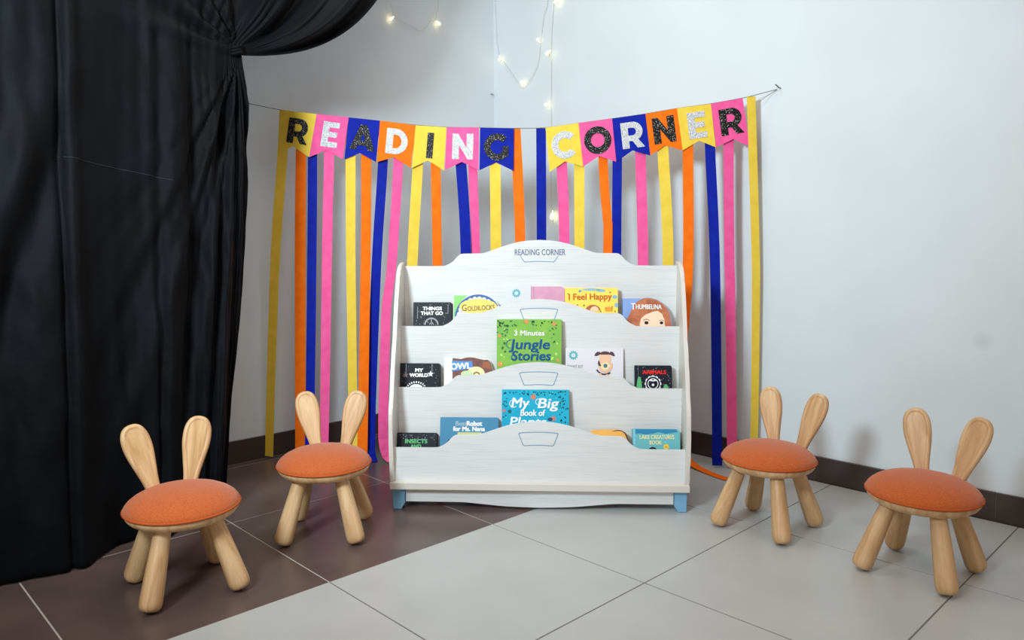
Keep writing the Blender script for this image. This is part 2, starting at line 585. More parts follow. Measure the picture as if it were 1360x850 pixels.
class Book:
    """Board book standing on a tier floor, leaning back; art laid out in cover units (1 unit = 1/k metre, origin top left)."""
    def __init__(self, name, label, x0, x1, ztop, tier, t, cover, k=378.0, outline=None, rounded=3.0, page=None, roll=0.0, ygap=0.004):
        pb, pf, zf = {1: (0.172, 0.240, 0.500), 2: (0.097, 0.160, 0.300), 3: (0.012, 0.085, 0.100)}[tier]
        self.w = (x1 - x0)
        self.k = k
        H = ztop - zf
        lean = math.asin(max(0.02, min(0.24, (pf - pb - t * 1.02 - ygap - 0.003) / H)))
        self.H = H / math.cos(lean) - t * math.sin(lean)
        zbase = zf + t * math.sin(lean) + 0.0006
        loc = SM @ Vector(((x0 + x1) / 2, pb + ygap, zbase))
        self.root = empty(name, loc, (-lean, roll, SYAW))
        tag(self.root, label, 'book', 'picture books on the bookshelf')
        self.t = t
        w, Hh = self.w / 2, self.H
        if outline is None:
            r = rounded / k
            outline = [(-w, 0), (w, 0), (w, Hh - r)] + [(w - r + r * math.cos(a), Hh - r + r * math.sin(a)) for a in [PI / 8 * q for q in range(1, 4)]] + [(w - r, Hh), (-w, Hh)]
        else:
            outline = [self.p(u, v) for u, v in outline]
            outline = [(-w, 0), (w, 0)] + outline
        self.outline = outline
        ct = min(0.0016, t * 0.2)
        cx = sum(p[0] for p in outline) / len(outline)
        inner = [(cx + (p[0] - cx) * 0.985, max(0.0015, p[1] - 0.0012)) for p in outline]
        from_bm('page_block', prism_bm([inner], ct, t - ct), page or K_page, self.root)
        self.cover = from_bm('front_cover', prism_bm([outline], 0.0, ct), cover, self.root)
        from_bm('back_cover', prism_bm([outline], t - ct, t), cover, self.root)
        from_bm('spine', box_bm(-w - 0.0012, -w + 0.0004, 0.0004, t - 0.0004, 0.0, min(Hh, outline[-1][1]), 0.0004, 1), cover, self.root)
        self.layer = 0

    def p(self, u, v):
        return (-self.w / 2 + u / self.k, self.H - v / self.k)

    def art(self, name, polys, m):
        if 1 < len(polys) < 5:
            for poly in polys:
                self.art(name, [poly], m)
                self.layer -= 1
            self.layer += 1
            return None
        self.layer += 1
        V, F = [], []
        for poly in polys:
            pts = [self.p(u, v) for u, v in poly]
            tris = tessellate_polygon([[Vector((a, b, 0)) for a, b in pts]])
            k = len(V)
            V += [(a, -0.00025 * self.layer, b) for a, b in pts]
            for t in tris:
                F.append(tuple(k + q for q in t))
        o = mesh(name, V, F, m, self.cover)
        if len(polys) > 1:
            o['kind'] = 'stuff'
        return o

    def text(self, body, u, v, size, m, bold=0.0, shear=0.0, width=None, rot=0.0, name='title'):
        """centre u, baseline v (cover units)"""
        self.layer += 1
        me = text_mesh(body, size / self.k * 1.38, bold / self.k, shear, width=None if width is None else width / self.k)
        me.materials.append(m)
        x, z = self.p(u, v)
        return link(name, me, self.cover, (x, -0.00025 * self.layer, z), (0, rot, 0))

def circ(u, v, r, n=18, ry=None, a0=0.0, a1=2 * PI):
    ry = ry or r
    full = abs(a1 - a0 - 2 * PI) < 1e-6
    return [(u + r * math.cos(a0 + (a1 - a0) * i / (n if full else n - 1)), v - ry * math.sin(a0 + (a1 - a0) * i / (n if full else n - 1))) for i in range(n)]

def arcband(u, v, r0, r1, a0, a1, n=16):
    return circ(u, v, r1, n, None, a0, a1) + list(reversed(circ(u, v, r0, n, None, a0, a1)))

def star(u, v, r, n=5, q=0.42):
    return [(u + (r if i % 2 == 0 else r * q) * math.sin(PI * i / n), v - (r if i % 2 == 0 else r * q) * math.cos(PI * i / n)) for i in range(2 * n)]

def leaf(u, v, l, a, w=0.32):
    c, s = math.cos(a), math.sin(a)
    pts = [(0, 0), (0.3, w), (0.7, w * 0.8), (1, 0), (0.7, -w * 0.8), (0.3, -w)]
    return [(u + l * (x * c - y * s), v + l * (x * s + y * c)) for x, y in pts]

def dots(n, w, h, r, seed, v0=0):
    rd = random.Random(seed)
    return [circ(rd.uniform(2, w - 2), rd.uniform(v0 + 2, h), r * rd.uniform(0.5, 1.2), 6) for _ in range(n)]

# -- top tier
b = Book('board_book', 'small black book with white words THINGS THAT GO on the top tier', -0.453, -0.314, 0.695, 1, 0.026, K_black, 367, page=K_dpage)
b.art('printed_dots', dots(46, 51, 34, 0.55, 1), K_grey)
b.art('printed_corner_lines', [[(5, 6), (5.7, 6), (5.7, 22), (5, 22)], [(45.5, 3), (46.2, 3), (46.2, 15), (45.5, 15)], [(42, 14.4), (46, 14.4), (46, 15), (42, 15)]], K_grey)
b.text('THINGS', 25, 10.5, 4.6, K_white, 0.35, width=25)
b.text('THAT GO', 24.5, 16.8, 4.6, K_white, 0.35, width=29)
b.art('printed_wheel', [arcband(24, 30, 7.6, 9.6, 0, PI), [(23.4, 22), (24.6, 22), (24.6, 30), (23.4, 30)], arcband(24, 30, 2, 3, 0, PI)] +
      [[(24 + math.cos(a) * 2.5, 30 - math.sin(a) * 2.5), (24.7 + math.cos(a) * 8, 30 - math.sin(a) * 8), (23.6 + math.cos(a) * 8, 30.6 - math.sin(a) * 8)] for a in (0.6, 2.5)], K_grey)

arc = [(61, 17), (58.5, 12), (54, 7.5), (48, 4), (41, 1.2), (33, 0.2), (26, 0.0), (19, 1.3), (0, 1.3)]
b = Book('storybook', 'book with green corner, scalloped blue arch and yellow oval title on the top tier', -0.309, -0.143, 0.724, 1, 0.016, K_offwhite, 369, outline=arc)
b.art('printed_green_corner', [[(0.3, 1.8), (19, 1.8), (12, 8), (7, 17), (3.5, 30), (2, 42), (0.3, 42)]], solid('leaf_green', (138, 204, 118)))
b.art('printed_blue_arch', [arcband(33, 32, 24, 31.4, 0.55, PI - 0.02, 24)], solid('denim', (62, 104, 158)))
b.art('printed_scallops', [circ(33 + 25.6 * math.cos(a), 32 - 25.6 * math.sin(a), 3.1, 10) for a in [0.55 + i * 0.24 for i in range(11)]] + [circ(33, 32, 25, 24, None, 0.3, PI)], K_white)
b.art('printed_yellow_oval', [circ(33, 17, 25, 26, 10.5)], solid('butter', (246, 214, 110)))
b.text('G', 14.5, 22.8, 9.0, solid('brown_ink', (120, 92, 66)), 0.2, width=6)
b.text('OLDILOCKS', 37, 21.8, 6.6, solid('brown_ink', (120, 92, 66)), 0.15, width=36, rot=-0.06)

b = Book('picture_book', 'plain white book with a teal ring emblem on the top tier', -0.119, -0.0295, 0.753, 1, 0.006, mat('ink_shelf_white', rgb(218, 221, 225), 0.45), 370, rounded=0.8, ygap=0.055)
def emblem(b, u, v, s=1.0):
    b.art('printed_emblem', [leaf(u + math.cos(a) * 2.0 * s, v + math.sin(a) * 2.0 * s, 4.2 * s, a, 0.28) for a in [2 * PI * i / 12 for i in range(12)]], solid('teal', (108, 182, 190)))
    b.art('printed_emblem_core', [circ(u, v, 2.6 * s)], solid('pale_teal', (196, 228, 230)))
emblem(b, 13.5, 10, 1.0)

b = Book('board_book', 'plain dusty pink book beside the yellow book on the top tier', -0.027, 0.0905, 0.751, 1, 0.022, mat('ink_dusty_pink', rgb(212, 158, 184), 0.5, rgb(204, 148, 176), 40), 373, rounded=5)
b.art('printed_stripe', [[(2.5, 0.6), (3.3, 0.6), (3.3, 60), (2.5, 60)]], solid('mauve', (190, 130, 160)))

b = Book('board_book', 'yellow book titled I Feel Happy on the top tier', 0.093, 0.280, 0.746, 1, 0.028, mat('ink_sunny', rgb(250, 222, 104), 0.45, rgb(246, 214, 92), 20), 375, rounded=2, page=K_dpage)
b.art('printed_clouds', [circ(35, 2.2, 12, 14, 1.8), circ(48, 3.5, 6, 12, 2), circ(66, 12, 3.4, 12, 2.6), circ(68, 23, 2.5, 10, 3.4), circ(20, 4, 2.5, 10, 2)], solid('sky_print', (140, 184, 204)))
b.art('printed_leaves', [leaf(3, 7, 3, 0.8), leaf(18, 5, 3, -0.5), leaf(26, 22, 3.4, 2.2), leaf(47, 30, 3, 1.4), leaf(15, 22, 3, 0.4), leaf(61, 5, 3, 2.4), leaf(66, 30, 3, 1.2), leaf(62, 24, 2.6, 1)], solid('olive', (110, 140, 86)))
b.text('I Feel Happy', 33, 15.6, 8.6, solid('rust', (196, 96, 40)), 0.28, width=57, rot=-0.015)
b.art('printed_hair', [circ(37, 30, 10, 16, 7.5, 0, PI)], solid('chestnut', (170, 108, 64)))
b.art('printed_face', [circ(39, 31, 6, 14, 6.5, 0, PI)], solid('skin', (246, 206, 176)))
b.art('printed_bear', [circ(58, 31, 5, 14, 6, 0, PI), circ(54, 27, 1.6, 8), circ(62, 27, 1.6, 8)], solid('honey', (226, 160, 66)))

hair = [(65, 40), (64.6, 32), (62.5, 22), (59, 14), (53, 7.5), (46, 3), (39, 0.8), (33, 0.0), (28, 0.6), (26, 1.2), (0, 1.2)]
b = Book('storybook', 'blue book with an auburn-haired girl on its cover, far right of the top tier', 0.299, 0.471, 0.711, 1, 0.022, mat('ink_cornflower', rgb(136, 168, 222), 0.45, rgb(120, 152, 212), 14), 377, outline=hair, page=K_dpage)
b.art('printed_hair', [[(26, 1.6)] + [(u - 0.5, v + 0.4) for u, v in reversed(hair[:9])] + [(64.5, 60), (12, 60), (8, 44), (5, 36), (5.5, 28), (9, 22), (12, 14), (18, 6)]], mat('ink_auburn', rgb(176, 104, 74), 0.5, rgb(196, 124, 90), 40))
b.art('printed_hair_strands', [arcband(34, 30, 20 + 2 * i, 20.6 + 2 * i, 0.5, 1.7, 12) for i in range(4)] + [arcband(13, 34, 3, 3.7, 0.4, 4.4), arcband(13, 34, 5.4, 6, 0.4, 4.0)], solid('russet', (140, 76, 52)))
b.art('printed_face', [[(23, 60), (22, 36), (24, 28), (30, 23), (40, 19), (46, 18), (52, 22), (55, 30), (55.5, 40), (54, 60)]], solid('skin_b', (248, 214, 190)))
b.art('printed_eyes', [circ(31, 34, 2.8, 12, 2.2), circ(51, 34, 2.4, 12, 2)], K_black)
b.art('printed_brows', [arcband(31, 34, 4.4, 5.2, 0.6, 2.6), arcband(51, 34, 3.6, 4.2, 0.5, 2.4)], solid('russet', (140, 76, 52)))
b.text('HUMBELINA', 34, 15.4, 6.4, K_white, 0.2, width=34)
b.text('T', 13.6, 16.2, 9.0, K_white, 0.3, width=5.5)

# -- middle tier
b = Book('board_book', 'small dark book titled MY WORLD at left end of the middle tier', -0.489, -0.350, 0.485, 2, 0.026, K_black, 374, page=K_dpage)
b.art('printed_dots', dots(50, 51, 34, 0.5, 5), K_grey)
b.art('printed_border', [[(7, 0.8), (7.7, 0.8), (7.7, 18), (7, 18)], [(41.5, 0.8), (42.2, 0.8), (42.2, 12), (41.5, 12)]], K_grey)
b.text('MY', 24.5, 11.3, 4.6, K_white, 0.4, width=10)
b.text('WORLD', 24.5, 17.8, 4.6, K_white, 0.4, width=24)
b.art('printed_star', [star(40, 14, 4.4)], K_white)
b.art('printed_star', [star(6.8, 15.5, 4.2)], solid('dusky', (130, 116, 124)))
b.art('printed_sun', [circ(21, 35, 10, 20, 7.5, 0, PI)], K_white)
b.art('printed_sun_rays', [[(21 + math.cos(a - 0.06) * 11.6, 35 - math.sin(a - 0.06) * 9), (21 + math.cos(a - 0.06) * 14, 35 - math.sin(a - 0.06) * 11.4),
                            (21 + math.cos(a + 0.06) * 14, 35 - math.sin(a + 0.06) * 11.4), (21 + math.cos(a + 0.06) * 11.6, 35 - math.sin(a + 0.06) * 9)] for a in [0.3 + 0.25 * i for i in range(11)]], K_white)

owl = [(65, 18), (63.5, 14), (61.5, 7), (58, 3), (52, 3.2), (46, 1.8), (40, 0.4), (34, -0.2), (28, 0.4), (22, 2.2), (12, 0.8), (10, 1.6), (0, 0.6)]
b = Book('storybook', 'white and brown book with a cut-out top and blue OWL title on the middle tier', -0.334, -0.161, 0.506, 2, 0.016, K_white, 376, outline=owl)
b.art('printed_owl_head', [[(10.5, 2.2)] + [(u, v + 0.4) for u, v in reversed(owl[:11])] + [(65, 40), (11, 40)]], mat('ink_owl', rgb(112, 76, 74), 0.5, rgb(132, 88, 80), 50))
b.art('printed_owl_feathers', [[(52, 6), (60, 6), (63, 16), (50, 14)]], solid('tan_red', (160, 98, 74)))
b.art('printed_title_band', [[(10, 5), (37, 5.4), (38, 15), (10, 19)]], solid('azure', (84, 144, 208)))
b.art('printed_face', [circ(42, 22, 12, 18, 9.5)], solid('cream', (240, 226, 178)))
b.art('printed_cheek', [circ(30, 22, 8, 14, 4), ], solid('pale_green', (196, 220, 176)))
b.art('printed_beak', [arcband(43, 24, 3.0, 4.6, 0.2, 2.9)], solid('brown_ink', (120, 92, 66)))
b.text('OWL', 22, 16.0, 8.4, K_white, 0.5, width=27, rot=-0.06)

M_jungle = mat('ink_jungle', rgb(136, 188, 78), 0.45, rgb(120, 178, 84), 14)
b = Book('storybook', 'large bright green book titled 3 Minutes Jungle Stories in the middle tier', -0.146, 0.079, 0.641, 2, 0.022, M_jungle, 382, rounded=1.0)
rd = random.Random(9)
lv = []
for i in range(34):
    lv.append(leaf(rd.uniform(1, 83), rd.uniform(1.5, 7.5), rd.uniform(2.2, 4.2), rd.uniform(0, PI)))
for i in range(16):
    lv.append(leaf(rd.uniform(1, 15), rd.uniform(6, 24), rd.uniform(2.2, 4), rd.uniform(0, PI)))
for i in range(12):
    lv.append(leaf(rd.uniform(70, 83), rd.uniform(6, 30), rd.uniform(2.2, 4), rd.uniform(0, PI)))
lv += [leaf(9, 30, 5, 1.2), leaf(8, 36, 5, 1.9), leaf(12, 42, 4, 2.4)]
b.art('printed_leaves', lv, solid('forest', (58, 106, 62)))
b.art('printed_lime_leaves', [leaf(78, 44, 5, 1.2), leaf(75, 50, 6, 2.2), leaf(4, 46, 5, 0.8), leaf(80, 30, 4, 1.5), leaf(12, 26, 4, 0.4)] , solid('lime', (178, 222, 110)))
b.art('printed_flowers', [star(39, 3, 3.6, 6, 0.7), star(76, 6, 3, 6, 0.7), star(3, 22, 2.6, 6, 0.7), star(4, 60, 4, 6, 0.7), star(81, 55, 2.5, 6, 0.7)], solid('coral', (226, 146, 92)))
b.art('printed_specks', dots(26, 85, 60, 0.7, 11, 8), solid('pale_lime', (222, 240, 150)))
b.text('3 Minutes', 43, 21.5, 7.0, K_white, 0.22, width=40)
b.text('Jungle', 44, 39.5, 13.5, solid('navy_print', (24, 82, 140)), 0.42, 0.12, width=54)
b.text('Stories', 45, 54.6, 13.0, solid('navy_print', (24, 82, 140)), 0.42, 0.12, width=52)

b.art('printed_swash', [arcband(18, 33, 5.2, 6.0, 1.3, 4.6, 14)], solid('navy_print', (24, 82, 140)))
b.art('printed_swash', [arcband(23, 51, 3.6, 4.4, 1.8, 5.2, 14)], solid('navy_print', (24, 82, 140)))

b = Book('picture_book', 'white book with a small girl hugging a ball on the middle tier', 0.095, 0.296, 0.5375, 2, 0.008, mat('ink_lilac_white', rgb(226, 224, 232), 0.45), 383, rounded=1.0, ygap=0.035)
emblem(b, 10, 9.5, 1.1)
b.text('SMART KIT', 12, 27, 4.6, K_grey, 0.05, width=22)
b.art('printed_hair', [circ(52.5, 9, 8, 16, 5, 0, PI), leaf(46, 5, 9.5, 2.55, 0.26), leaf(59, 4.5, 9, 0.75, 0.26), circ(46, 20, 3.2, 12, 4.5)], solid('plum_brown', (92, 66, 78)))
b.art('printed_face', [[(45, 8.5), (60, 8.5), (60.6, 16), (59, 22), (52, 24), (46.5, 22), (44.6, 16)]], solid('skin_c', (240, 198, 164)))
b.art('printed_ball', [circ(53, 24, 6.0, 16, 5.2)], solid('cream', (240, 226, 178)))
b.art('printed_ball_patch', [circ(53, 23.5, 2.9, 8)], solid('slate_teal', (84, 124, 140)))
b.art('printed_arms', [arcband(53, 23, 7, 9.6, PI + 0.1, 2 * PI + 0.35)], solid('skin_d', (244, 190, 150)))
b.art('printed_shorts', [arcband(52, 23, 11, 13, PI + 0.5, 2 * PI - 0.9)], solid('ink_grey', (70, 66, 76)))
b.art('printed_legs', [[(45, 33), (48, 34), (47, 42), (44.5, 42)], [(54, 35), (57, 35), (57.5, 42), (55, 42)]], solid('skin_d', (244, 190, 150)))

b = Book('board_book', 'small black book with red word ANIMALS and a white face drawing', 0.336, 0.463, 0.480, 2, 0.024, mat('ink_night', rgb(26, 30, 40), 0.4, rgb(32, 37, 50), 60), 385, page=K_dpage)
b.art('printed_dots', dots(34, 48, 32, 0.55, 21), K_grey)
b.art('printed_spine_band', [[(3.6, 0.4), (4.2, 0.4), (4.2, 34), (3.6, 34)]], solid('steel_ink', (96, 110, 130)))
b.text('ANIMALS', 25.5, 11.4, 5.0, solid('red_print', (222, 48, 40)), 0.4, width=31)
b.art('printed_bushes', [circ(5.2, 32, 3.6, 14, 17, 0, PI), circ(40.5, 32, 3.4, 14, 7, 0, PI)], solid('green_print', (92, 180, 116)))
b.art('printed_fleece', [circ(23.5 + 8.6 * math.cos(a), 24.5 - 8.6 * math.sin(a), 2.6, 10) for a in [2 * PI * i / 12 for i in range(12)]], K_offwhite)
b.art('printed_fleece_dark', [circ(23.5, 24.5, 9.4, 22)], mat('ink_night', (0, 0, 0, 1)))
b.art('printed_face_line', [arcband(23.5, 24.5, 6.2, 7.2, 0, 2 * PI - 0.001, 26), circ(23.5, 26, 1.8, 8), [(18.5, 20.5), (21, 18.6), (23.5, 20), (26, 18.6), (28.5, 20.5), (23.5, 21.5)]], K_offwhite)

# -- bottom tier
b = Book('board_book', 'small black book with green words INSECTS AND at left end of the bottom tier', -0.489, -0.352, 0.254, 3, 0.028, K_black, 382, page=K_dpage)
b.art('printed_dots', dots(44, 52, 9, 0.55, 31), solid('lilac_ink', (140, 128, 150)))
b.text('INSECTS', 25, 13.6, 5.2, solid('mint_ink', (96, 176, 120)), 0.4, width=29)
b.text('AND', 25, 20.2, 5.0, solid('mint_ink', (96, 176, 120)), 0.35, width=14)

b = Book('storybook', 'steel blue book titled Best Robot for Ms. Nana on the bottom tier', -0.340, -0.138, 0.3065, 3, 0.014, mat('ink_steel_blue', rgb(78, 140, 176), 0.5, rgb(70, 132, 168), 10), 384, rounded=3.0, page=K_dpage)
b.text('Best', 27.5, 11.0, 6.0, solid('silver_print', (150, 178, 190)), 0.25, width=15)
b.text('Robot', 45, 11.0, 6.2, K_white, 0.4, width=20)
b.text('for Ms. Nana', 38.2, 18.0, 6.0, K_white, 0.4, width=42)
b.art('printed_banner', [[(23, 19.8), (55, 19.8), (55, 25), (23, 25)]], solid('pale_olive', (204, 208, 150)))
b.art('printed_mark', [circ(13, 31, 3, 10, 2)], K_black)

M_ocean = mat('ink_ocean', rgb(28, 164, 200), 0.42, rgb(40, 176, 208), 12)
b = Book('storybook', 'large turquoise blue book titled My Big Book in the bottom tier', -0.125, 0.104, 0.405, 3, 0.018, M_ocean, 389, rounded=0.6)
rd = random.Random(17)
lv = []
for i in range(44):
    lv.append(leaf(rd.uniform(1, 86), rd.uniform(1.2, 6), rd.uniform(1.8, 3.6), rd.uniform(0, PI)))
for i in range(14):
    lv.append(leaf(rd.uniform(1, 7), rd.uniform(5, 44), rd.uniform(2, 3.6), rd.uniform(0, PI)))
for i in range(26):
    lv.append(leaf(rd.uniform(76, 86), rd.uniform(5, 44), rd.uniform(2, 3.8), rd.uniform(0, PI)))
lv += [circ(10, 29, 2.6, 10)]
b.art('printed_leaves', lv, solid('deep_teal', (22, 98, 112)))
b.art('printed_flowers', [star(41.5, 9.5, 4.2, 6, 0.72), star(2.5, 28, 2.4, 6, 0.7), circ(68, 38, 4, 12, 3)], solid('coral_b', (206, 128, 110)))
b.art('printed_snail', [circ(64, 39, 3.4, 12, 2.4)], solid('indigo', (60, 70, 110)))
b.art('printed_specks', dots(30, 87, 42, 0.6, 41), solid('aqua', (150, 224, 230)))
b.text('My', 23, 23.5, 13.5, K_white, 0.42, 0.16, width=24)
b.text('Big', 60, 24.0, 13.5, K_white, 0.42, 0.16, width=28)
b.text('Book of', 40, 34.6, 8.6, K_white, 0.32, 0.1, width=33)
b.text('Plants', 34, 48.2, 12.5, K_white, 0.4, 0.12, width=48)

b.art('printed_swash', [arcband(15, 18.5, 4.6, 5.4, 0.9, 5.6, 16)], K_white)
b.art('printed_swash', [arcband(48.5, 16, 3.4, 4.2, 0.7, 4.9, 16)], K_white)

oo = [(53, 22), (50, 16), (47.5, 9), (45, 4.5), (41, 2), (36, 0.6), (22, 0.4), (10, 0.8), (0, 1.8)]
b = Book('storybook', 'book with a curved amber top edge peeping over the bottom panel', 0.182, 0.3175, 0.2705, 3, 0.014, mat('ink_amber', rgb(244, 186, 98), 0.45, rgb(238, 176, 84), 18), 391, outline=oo)
b.art('printed_brown_edge', [[(53, 22), (50, 16), (47.5, 9), (45, 4.5), (41, 2), (36, 0.8), (31, 1.4), (26, 3.6), (31, 2.6), (37, 2.2), (41, 3.4), (44, 6.2), (46, 11), (48.5, 18), (50.5, 24), (53, 40)]], solid('dark_umber', (96, 72, 58)))

b = Book('board_book', 'small teal book with yellow flower and pale title, far right of the bottom tier', 0.322, 0.481, 0.273, 3, 0.026, mat('ink_teal', rgb(24, 134, 132), 0.5, rgb(18, 126, 132), 20), 394, rounded=5, page=K_dpage)
b.art('printed_sky', [[(2, 0.4), (58, 0.4), (60, 4), (52, 5), (44, 6.6), (34, 4), (28, 6), (18, 7.5), (8, 6), (2, 7)]], solid('blue_teal', (52, 132, 178)))
b.art('printed_spine_band', [[(0.3, 0.6), (3.2, 0.6), (3.2, 60), (0.3, 60)]], solid('sky_band', (134, 196, 218)))
b.art('printed_bubbles', dots(16, 60, 30, 0.8, 51), solid('aqua', (150, 224, 230)))
b.text('LAKE CREATURES', 32, 13.2, 5.4, solid('sand_print', (222, 222, 178)), 0.25, width=46, rot=-0.01)
b.text('BOOK', 30, 20.6, 5.4, solid('sand_print', (222, 222, 178)), 0.25, width=16)
b.art('printed_flower', [star(44, 23.5, 4.2, 8, 0.75)], solid('marigold', (240, 206, 84)))
b.art('printed_flower_core', [circ(44, 23.5, 1.6, 8)], solid('amber_core', (226, 166, 50)))
b.art('printed_rock', [circ(26, 27, 5, 12, 3, 0, PI)], K_black)

# ------------------------------------------------------------------ bunny-eared stools
def offset_in(pts, d):
    n = len(pts)
    out = []
    for i in range(n):
        a, b_, c = Vector(pts[i - 1]), Vector(pts[i]), Vector(pts[(i + 1) % n])
        t = (c - a).normalized()
        out.append((b_.x - t.y * d, b_.y + t.x * d))     # outline runs counter-clockwise
    return out

def ear_mesh():
    ctrl_r = [(0.0165, 0.0), (0.0172, 0.03), (0.0208, 0.07), (0.0282, 0.11), (0.0355, 0.15), (0.0375, 0.178), (0.035, 0.203), (0.027, 0.222), (0.014, 0.2325), (0.0, 0.235)]
    r = [(p.x, p.y) for p in spline([(a * 1.0, c, 0) for a, c in ctrl_r], 4)]
    pts = r + [(-x, z) for x, z in reversed(r[:-1])]
    t = 0.010
    loops = [(t, 0.005), (t - 0.004, 0.0012), (t - 0.007, 0.0), (-t + 0.007, 0.0), (-t + 0.003, 0.0015), (-t, 0.005), (-t, 0.0105), (-t + 0.0022, 0.0125)]
    V, F = [], []
    n = len(pts)
    for y, d in loops:
        V += [(x, y, z) for x, z in offset_in(pts, d)]
    for k in range(len(loops) - 1):
        for i in range(n):
            j = (i + 1) % n
            F.append((k * n + i, k * n + j, (k + 1) * n + j, (k + 1) * n + i))
    F.append(tuple(range(n)))
    F.append(tuple(reversed(range((len(loops) - 1) * n, len(loops) * n))))
    me = bpy.data.meshes.new('ear')
    me.from_pydata(V, [], F)
    me.update()
    bm = bmesh.new()
    bm.from_mesh(me)
    bmesh.ops.recalc_face_normals(bm, faces=bm.faces)
    bm.to_mesh(me)
    bm.free()
    me.materials.append(M_wood)
    for p in me.polygons:
        p.use_smooth = len(p.vertices) == 4
    return me

def bm_mesh(name, bm, m, smooth=True):
    bmesh.ops.recalc_face_normals(bm, faces=bm.faces)
    me = bpy.data.meshes.new(name)
    bm.to_mesh(me)
    bm.free()
    me.materials.append(m)
    for p in me.polygons:
        p.use_smooth = smooth
    return me

ME_ear = ear_mesh()
L = 0.222
ME_leg = bm_mesh('leg', lathe([(0, 0), (0.014, 0.0008), (0.0215, 0.004), (0.0255, 0.010), (0.0275, 0.019), (0.0276, 0.03), (0.0262, 0.075), (0.0238, 0.13), (0.0208, 0.19), (0.0195, L), (0, L)], 24), M_wood)
ME_seat = bm_mesh('seat', lathe([(0, 0.193), (0.112, 0.193), (0.124, 0.196), (0.134, 0.203), (0.1395, 0.211), (0.1405, 0.217), (0.139, 0.221), (0.13, 0.222), (0, 0.222)], 56), M_wood)
ME_cush = bm_mesh('cushion', lathe([(0, 0.220), (0.136, 0.220), (0.1425, 0.2235), (0.1432, 0.228), (0.1405, 0.235), (0.134, 0.243), (0.122, 0.2525), (0.103, 0.262), (0.075, 0.270), (0.04, 0.2745), (0, 0.276)], 64), M_cushion)
ME_pipe = bm_mesh('piping', tube_bm([(0.1432 * math.cos(2 * PI * i / 64), 0.1432 * math.sin(2 * PI * i / 64), 0.2245) for i in range(65)], 0.0034, 8), M_piping)

def stool(loc, ang, label):
    """ang = direction of the line from left ear to right ear"""
    e = empty('bunny_stool', loc, (0, 0, ang))
    tag(e, label, 'stool', 'bunny-eared stools')
    link('seat', ME_seat, e)
    c = link('cushion', ME_cush, e)
    link('piping', ME_pipe, c)
    for sx in (-1, 1):
        for sy in (-1, 1):
            lg = link('leg', ME_leg, e)
            bot = Vector((sx * 0.112, sy * 0.112, 0.006))
            top = Vector((sx * 0.060, sy * 0.060, 0.2))
            q = Vector((0, 0, 1)).rotation_difference((top - bot).normalized())
            lg.location = bot
            lg.rotation_euler = q.to_euler()
        er = link('ear', ME_ear, e)
        er.location = (sx * 0.036, 0.112, 0.198)
        er.rotation_euler = (math.radians(-15), math.radians(sx * 11.5), math.radians(-sx * 10))
        er['label'] = 'wooden rabbit ear with routed edge line'
    return e

stool((1.010, -2.070, 0), math.radians(81.5), 'bunny-eared stool standing before the black curtain')
stool((0.935, -1.605, 0), math.radians(49.4), 'bunny-eared stool in front of the left streamers, beside the bookshelf')
stool((1.890, -0.575, 0), math.radians(-1.0), 'bunny-eared stool before the white wall, just right of the bookshelf')
stool((2.346, -0.585, 0), math.radians(-2.5), 'rightmost bunny-eared stool, alone at the far end of the white wall')

# ------------------------------------------------------------------ lettered bunting
GO = Vector((0.0, -1.37, 0.0))
GYAW = math.atan2(1.37, 1.602)
GM = Matrix.Translation(GO) @ Matrix.Rotation(GYAW, 4, 'Z')
GI = GM.inverted()
banner = empty('bunting_banner', GO, (0, 0, GYAW))
tag(banner, 'bunting of thirteen swallowtail flags spelling READING CORNER on a thin cord', 'banner')
CORD = [(0.001, 1.476), (0.142, 1.446), (0.29, 1.427), (0.42, 1.411), (0.551, 1.395), (0.695, 1.377), (0.82, 1.366), (0.95, 1.362), (1.089, 1.357), (1.213, 1.357), (1.342, 1.372), (1.472, 1.387),
        (1.6, 1.403), (1.72, 1.421), (1.848, 1.436), (1.967, 1.455), (2.005, 1.463), (2.094, 1.4845)]
def cord_z(s):
    for (a, za), (c, zc) in zip(CORD, CORD[1:]):
        if a <= s <= c:
            return za + (zc - za) * (s - a) / (c - a)
    return CORD[0][1] if s < CORD[0][0] else CORD[-1][1]
from_bm('cord', tube_bm(spline([(s, 0.001, z) for s, z in CORD], 3), 0.0014, 6), M_string, banner)
from_bm('thin_strand', tube_bm([(2.094, 0.001, 1.4845), (2.06, 0.006, 1.462), (2.03, 0.004, 1.440)], 0.0009, 5), M_string, banner)  # thin grey strand slanting down from the hook end

hook = from_bm('wall_hook', tube_bm(spline([(1.602, 0.002, 1.488), (1.602, -0.016, 1.488), (1.600, -0.022, 1.492), (1.594, -0.023, 1.499), (1.589, -0.018, 1.500)], 4), 0.0022, 6), M_metal)
tag(hook, 'small grey steel hook in the white wall holding the bunting cord', 'hook')
scr = from_bm('wall_screw', tube_bm([(0.002, -0.022, 1.684), (0.016, -0.026, 1.680), (0.020, -0.027, 1.677)], 0.0026, 6), M_metal)
tag(scr, 'small dark screw in the wall corner above the bunting', 'screw')

def ring(cx, cz, r, a0, a1, n):
    return [(cx + r * math.cos(a0 + (a1 - a0) * i / (n - 1)), cz + r * math.sin(a0 + (a1 - a0) * i / (n - 1))) for i in range(n)]

